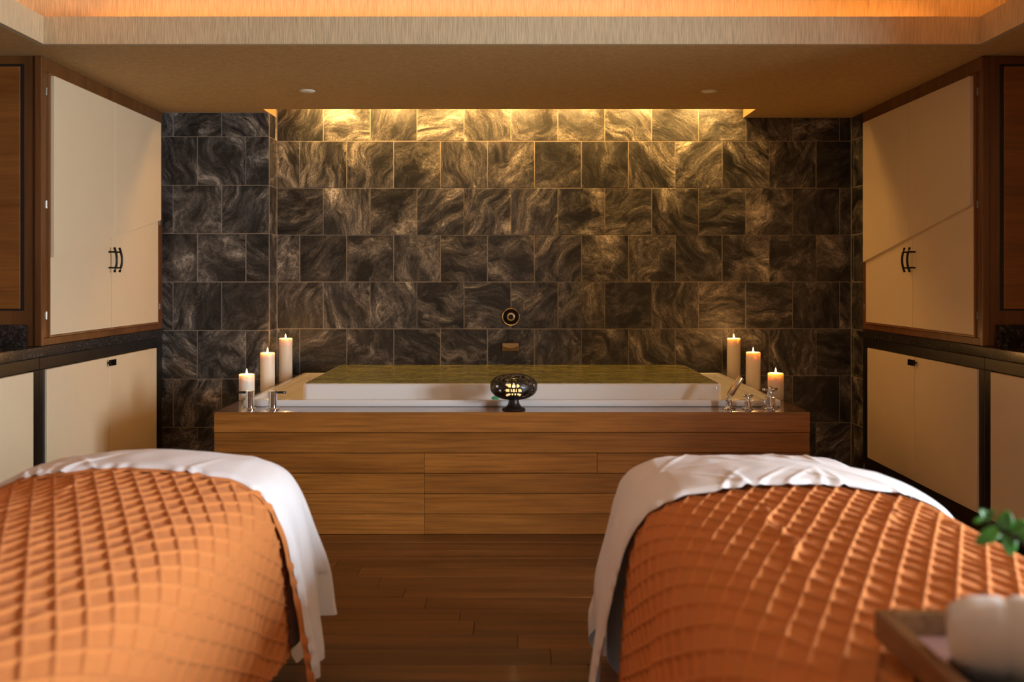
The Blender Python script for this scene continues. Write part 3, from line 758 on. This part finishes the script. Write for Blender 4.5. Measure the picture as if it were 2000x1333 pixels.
# ------------------------------------------------------------------ treatment tables with linen
PR=[(0.0,0.680),(0.06,0.652),(0.095,0.615),(0.115,0.56),(0.125,0.50),(0.134,0.40),(0.140,0.30),(0.146,0.20),(0.150,0.10),(0.152,0.02)]
def cat(P,t):
    i=min(int(t),len(P)-2); f=t-i
    p0=P[max(i-1,0)]; p1=P[i]; p2=P[i+1]; p3=P[min(i+2,len(P)-1)]
    return tuple(0.5*((2*b)+(-a+c)*f+(2*a-5*b+4*c-e)*f*f+(-a+3*b-3*c+e)*f**3) for a,b,c,e in zip(p0,p1,p2,p3))
_pts=[cat(PR,k*0.02) for k in range(int((len(PR)-1)/0.02)+1)]
_pts=np.array(_pts); _seg=np.r_[0,np.cumsum(np.hypot(*np.diff(_pts,axis=0).T))]
CORE=0.28; CORE_Y=3.085; CR=0.10
def drape(A,B,off=0.0,flare=None):
    """A: across from the middle of the table, B: along the room; both measured on the cloth. Returns dx,y,z arrays"""
    ax=np.abs(A); sx=np.sign(A)+(A==0)
    hx=CORE-CR; hy=CORE_Y-CR
    qx=ax-hx; qy=B-hy
    ox=np.maximum(qx,0); oy=np.maximum(qy,0)
    dist=np.hypot(ox,oy)
    e=np.maximum(dist-CR,0)
    inside=e<=0
    safe=np.where(dist>1e-9,dist,1)
    nx_=ox/safe; ny_=oy/safe
    r=np.interp(e,_seg,_pts[:,0]); z=np.interp(e,_seg,_pts[:,1])
    if flare is not None: r=r+flare
    # normal for the offset
    dr=np.interp(e+0.004,_seg,_pts[:,0])-np.interp(np.maximum(e-0.004,0),_seg,_pts[:,0])
    dz=np.interp(e+0.004,_seg,_pts[:,1])-np.interp(np.maximum(e-0.004,0),_seg,_pts[:,1])
    ln=np.hypot(dr,dz)+1e-9
    nr=np.where(e>0,-dz/ln,0.0); nz=np.where(e>0,dr/ln,1.0)
    blend=np.clip(e/0.03,0,1); nr=nr*blend; nz=nz*blend+(1-blend)
    bx_=np.where(inside,ax,np.minimum(ax,hx)+nx_*(CR+r+nr*off))
    by_=np.where(inside,B,np.minimum(B,hy)+ny_*(CR+r+nr*off))
    edge=np.minimum(1.0,dist/CR)
    crown=0.36*(CORE**2-np.minimum(ax,CORE)**2)
    crown=crown*np.clip((CORE_Y-B)/0.25+0.15,0.15,1)
    zz_=np.where(inside,0.680+crown,z+crown*np.clip(1-e/0.05,0,1))+nz*off
    return sx*bx_,by_,zz_,e
def vnoise(X,Y,scale,seed):
    out=np.zeros_like(X); rs=np.random.RandomState(seed)
    for k in range(7):
        a=rs.rand()*2*PI; f=scale*(0.6+0.9*rs.rand()); p=rs.rand()*2*PI
        out+=np.sin((X*math.cos(a)+Y*math.sin(a))*f+p+0.8*np.sin((X*math.sin(a)-Y*math.cos(a))*f*0.6+p*2))
    return out/7
def gridmesh(name,X,Y,Z):
    nv,nu=X.shape
    me=bpy.data.meshes.new(name)
    co=np.stack([X,Y,Z],-1).reshape(-1,3)
    idx=np.arange(nv*nu).reshape(nv,nu)
    q=np.stack([idx[:-1,:-1],idx[:-1,1:],idx[1:,1:],idx[1:,:-1]],-1).reshape(-1,4)
    me.vertices.add(len(co)); me.vertices.foreach_set('co',co.ravel())
    me.loops.add(q.size); me.loops.foreach_set('vertex_index',q.ravel().astype(np.int32))
    me.polygons.add(len(q)); me.polygons.foreach_set('loop_start',np.arange(0,q.size,4,dtype=np.int32)); 
    me.update(calc_edges=True)
    return me
def table(cx, side, yedge, seed, lab):
    """side: which flank faces the aisle (+1 = right flank)"""
    tt=thing('treatment_table','massage table under orange blanket, %s of the aisle'%lab,'massage table',(cx,1.7,0),'massage tables')
    bm=bx(cx-0.33,cx+0.33,0.35,3.08,0.54,0.645); bevel(bm,0.035,4); obj('cushion',bm,'vinyl',tt,True)
    obj('frame',bx(cx-0.31,cx+0.31,0.40,3.02,0.46,0.539,0.008),'ebony',tt)
    for lx in (-0.27,0.27):
        for ly in (0.5,2.9): obj('leg',bx(cx+lx-0.03,cx+lx+0.03,ly-0.03,ly+0.03,0.0,0.459,0.004),'ebony',tt)
    obj('shelf',bx(cx-0.235,cx+0.235,0.55,2.85,0.14,0.165,0.003),'ebony',tt)
    # bottom sheet with far drop
    a=np.linspace(-0.80,0.80,230); b=np.linspace(yedge-0.10,3.62,190); A,B=np.meshgrid(a,b)
    e0=np.maximum(np.hypot(np.maximum(np.abs(A)-(CORE-CR),0),np.maximum(B-(CORE_Y-CR),0))-CR,0)
    hang=np.clip((e0-0.12)/0.45,0,1)
    ang=np.arctan2(np.maximum(B-(CORE_Y-CR),0),np.maximum(np.abs(A)-(CORE-CR),1e-6))
    fl_=hang*(0.055*np.sin(ang*6.0+seed)*(ang>0.02)*(ang<1.55)+0.014*np.sin(B*23+seed)+0.012*np.sin(A*19+seed*2)+0.030)*np.clip((B-yedge)/0.25,0,1)
    X,Y,Z,e=drape(A,B,-0.004*np.clip((yedge+0.1-B)/0.1,0,1),fl_)
    Z=Z+0.0025*vnoise(A,B,30,seed)*np.clip(1-e/0.1,0,1)+0.002*vnoise(A,B,75,seed+5)*np.clip(1-e/0.1,0,1)
    for q in range(6):
        rs=np.random.RandomState(100+q+int(seed)*10); xq=rs.uniform(-0.25,0.25); sl_=rs.uniform(-0.6,0.6)
        Z=Z+0.0035*np.exp(-((A-xq-sl_*(B-3.0))/0.008)**2)*np.exp(-((B-3.0)/0.16)**2)*np.clip(1-e/0.1,0,1)
    o=obj('bed_sheet',gridmesh('bed_sheet',cx+X,Y,Z),'sheet',None,True)
    sh=tag(o,'white cotton sheet draped over the far end of the %s massage table'%lab,'sheet','bed sheets')
    # turned-down cuff lying over the blanket
    a=np.linspace(-0.86,0.86,280); b=np.linspace(yedge-0.012,yedge+0.27,70); A,B=np.meshgrid(a,b)
    e0=np.maximum(np.abs(A)-CORE,0); hang=np.clip((e0-0.10)/0.45,0,1)
    front=np.clip((yedge+0.10-B)/0.10,0,1)
    onside=(np.sign(A)==side)
    fl_=hang*np.where(onside,0.050,0.02)*(0.6+0.4*front)+hang*0.012*np.sin(B*40+seed)
    t_=(B-(yedge-0.012))/0.282
    off=0.022+0.010*np.sin(np.clip(t_*PI*1.02,0,PI))**0.5
    off=off-0.006*np.clip(1-t_/0.06,0,1)
    Bs=B+0.004*np.sin(A*95+2*np.sin(A*31+seed))*np.clip(1-t_/0.2,0,1)+0.012*vnoise(A,A,12,seed+3)*1.0
    # narrower and slightly trailing as it falls
    Bs=Bs-hang*(0.02*(1-t_))*0+hang*t_*(-0.05)
    X,Y,Z,e=drape(A,Bs,off,fl_)
    Z=Z+0.0025*vnoise(A,B,45,seed+9)*np.clip(1-e/0.1,0,1)
    for q in range(9):
        rs=np.random.RandomState(200+q+int(seed)*10); xq=rs.uniform(-0.3,0.3); sl_=rs.uniform(-0.9,0.9)
        Z=Z+0.004*np.exp(-((A-xq-sl_*(B-yedge))/0.009)**2)*np.clip(1-(B-yedge)/0.17,0,1)*np.clip(1-e/0.1,0,1)
    obj('turned_cuff',gridmesh('turned_cuff',cx+X,Y,Z),'sheet',sh,True)
    if side>0:   # blanket edge turned back under the cuff
        A2=A*0.885/0.86; X2,Y2,Z2,_=drape(A2,Bs-0.010,off-0.007,fl_-0.004*hang)
        fold=gridmesh('turned_edge',cx+X2,Y2,Z2)
    # blanket with raised diamond lattice
    du,dv=0.0034,0.0050
    a=np.arange(-0.80,0.801,du); b=np.arange(0.30,yedge+0.03,dv); A,B=np.meshgrid(a,b)
    wu,wv=0.052,0.112
    p1=A/wu+B/wv; p2=A/wu-B/wv
    d1=np.abs(p1-np.round(p1)); d2=np.abs(p2-np.round(p2))
    rd=np.maximum(np.clip(1-d1/0.14,0,1),np.clip(1-d2/0.14,0,1)); rd=rd*rd*(3-2*rd)
    e0=np.maximum(np.abs(A)-CORE,0); hang=np.clip((e0-0.10)/0.45,0,1)
    puck=0.004*vnoise(A,B,26,seed+20)+0.0025*vnoise(A,B,60,seed+21)
    for (c0,c1,b0,b1,am) in (((-0.17,-0.13,1.72,2.36,0.008),(0.10,0.20,2.05,2.40,0.006)) if side<0 else ((0.0,-0.12,2.30,2.62,0.004),)):
        tt_=np.clip((B-b0)/(b1-b0),0,1); xl=c0+(c1-c0)*tt_+0.012*np.sin(B*23)
        puck=puck+am*np.exp(-((A-xl)/0.011)**2)*np.sin(PI*tt_)
    fl_=hang*(0.016*np.sin(B*9+seed)+0.008*np.sin(B*21+seed*3)+0.004)*np.clip((yedge-B)/0.3,0,1)
    off=0.006+0.0065*rd+puck*np.clip(1-e0/0.12,0.15,1)
    X,Y,Z,e=drape(A,B,off,fl_)
    o=obj('blanket',gridmesh('blanket',cx+X,Y,Z),'blanket',None,True)
    if side>0: obj('turned_edge',fold,'blanket',o,True)
    tag(o,('rust orange diamond quilted blanket on the left table, its right flank brightly lit' if side>0 else 'rust orange diamond quilted blanket on the right table under the tray'),'blanket','quilted blankets')
table(-1.03, 1, 2.665, 1, 'left')
table(0.70, -1, 2.46, 4, 'right')

# ------------------------------------------------------------------ tray, towel, sprig on the right table
TRZ=0.725; TX0,TX1,TY0,TY1=0.511,0.90,0.95,1.405; TH=0.040
tr=thing('wooden_tray','square wooden tray with raised rim on the orange blanket','tray',(0.71,1.2,TRZ))
obj('tray_floor',bx(TX0+0.004,TX1-0.004,TY0+0.004,TY1-0.004,TRZ,TRZ+0.008),'traybase',tr)
for nm,b in (('side_rail',(TX0,TX0+0.018,TY0,TY1)),('side_rail',(TX1-0.018,TX1,TY0,TY1)),('end_rail',(TX0+0.0185,TX1-0.0185,TY1-0.018,TY1)),('end_rail',(TX0+0.0185,TX1-0.0185,TY0,TY0+0.018))):
    obj(nm,bx(*b,TRZ,TRZ+TH,0.002),'traywood',tr)
# dark dish
DX,DYc=0.640,1.195; dz=TRZ+0.0085
bm=newbm(); lathe(bm,[(0,0),(0.075,0),(0.105,0.016),(0.108,0.018),(0.104,0.019),(0.075,0.006),(0,0.005)],40,(DX,DYc,dz)); sm(obj('dark_dish',bm,'stoneware'))
tag(bpy.data.objects['dark_dish'],'black oval dish under the rolled towel in the tray','dish')
# rolled towel: spiral cross-section swept along its axis, with a lapped outer edge
ax0=Vector((0.545,1.235,dz+0.062)); axd=Vector((0.95,-0.30,0.03)).normalized(); TL=0.20
uu=axd.cross(Vector((0,0,1))).normalized(); vv_=uu.cross(axd)
bm=newbm(); turns=3.6; NS=140; NL=44; gr=[]
for j in range(NL+1):
    tL=j/NL; row=[]
    puff=1-0.30*(1-min(1,tL/0.14))**2.2-0.4*(1-min(1,(1-tL)/0.12))**2.2-0.08*math.exp(-((tL-0.31)/0.03)**2)+0.14*min(1,tL/0.45)-0.05
    for i in range(NS+1):
        f=i/NS; r_=(0.006+0.043*f)*puff*(1+0.02*math.sin(f*40+tL*5)); aa=turns*2*PI*f+3.25+tL*1.1
        p=ax0+axd*(TL*tL)+uu*(r_*math.cos(aa))+vv_*(r_*math.sin(aa))
        row.append(bm.verts.new(p))
    gr.append(row)
for j in range(NL):
    for i in range(NS): bm.faces.new((gr[j][i],gr[j][i+1],gr[j+1][i+1],gr[j+1][i]))
o=obj('rolled_towel',bm,'towel',None,True); md=o.modifiers.new('pile','SOLIDIFY'); md.thickness=0.008; md.offset=0
tag(o,'white rolled terry towel on the black dish in the tray','towel')
# vase with sprig (vase itself right of the frame)
VX,VY=0.86,1.02
va=thing('sprig_vase','leafy green sprig in a small vase reaching in from the right','plant',(VX,VY,TRZ+0.0085))
bm=newbm(); lathe(bm,[(0,0),(0.026,0),(0.032,0.01),(0.034,0.03),(0.022,0.06),(0.012,0.08),(0.014,0.095),(0.011,0.095),(0.010,0.08),(0,0.075)],28,(VX,VY,TRZ+0.0085)); sm(obj('vase',bm,'stoneware',va))
def P(px,py,d): return Vector(((px-1000)*d/F, d, EYE-(py-YH)*d/F))
base=Vector((VX,VY,TRZ+0.075))
tip=P(1918,1015,1.42); mid=P(2010,1070,1.39)
pts=[base, base+Vector((0.0,0.0,0.05)), (base+mid)/2+Vector((0.035,0,0.03)), mid, P(1968,1042,1.40), P(1935,1024,1.41), tip]
bm=newbm(); tube(bm,pts,[0.003,0.003,0.0028,0.0026,0.0024,0.002,0.0012],8); obj('stem',bm,'stem',va,True)
def leaf(p,dirv,nrm,L,Wd):
    d_=Vector(dirv).normalized(); s_=d_.cross(Vector(nrm)).normalized(); n_=s_.cross(d_)
    bm=newbm(); nl=8; rows=[]
    for i in range(nl+1):
        t_=i/nl; wd=Wd*math.sin(PI*min(1,t_**0.8))**0.7*(1 if t_<1 else 0)
        c_=Vector(p)+d_*(L*t_)-n_*(0.18*L*t_*t_)
        rows.append([bm.verts.new(c_+s_*wd*q/2+n_*abs(q)*wd*0.12) for q in (-1,-0.5,0,0.5,1)])
    for a_,b_ in zip(rows[:-1],rows[1:]):
        for q in range(4): bm.faces.new((a_[q],a_[q+1],b_[q+1],b_[q]))
    bmesh.ops.remove_doubles(bm,verts=bm.verts,dist=1e-5)
    o=obj('leaf',bm,'leaf',va,True); m_=o.modifiers.new('t','SOLIDIFY'); m_.thickness=0.0008
cv=(0.0,-0.85,0.5)
leaf(P(1952,1034,1.405),(-1,-0.3,-0.45),cv,0.042,0.022)
leaf(P(1962,1040,1.402),(0.25,-0.3,-1),cv,0.034,0.024)
leaf(P(1955,1036,1.404),(0.25,-0.2,0.9),cv,0.030,0.024)
leaf(P(1968,1040,1.402),(1.0,-0.3,0.75),cv,0.030,0.020)
leaf(P(1928,1018,1.41),(-0.5,-0.3,0.8),cv,0.022,0.013)
leaf(P(1926,1018,1.41),(0.4,-0.3,0.9),cv,0.020,0.012)
leaf(P(1920,1016,1.42),(-1,-0.3,-0.1),cv,0.016,0.010)
leaf(P(1992,1058,1.395),(0.8,-0.2,0.9),cv,0.034,0.024)
leaf(P(2012,1072,1.39),(0.3,-0.3,-1.0),cv,0.034,0.024)
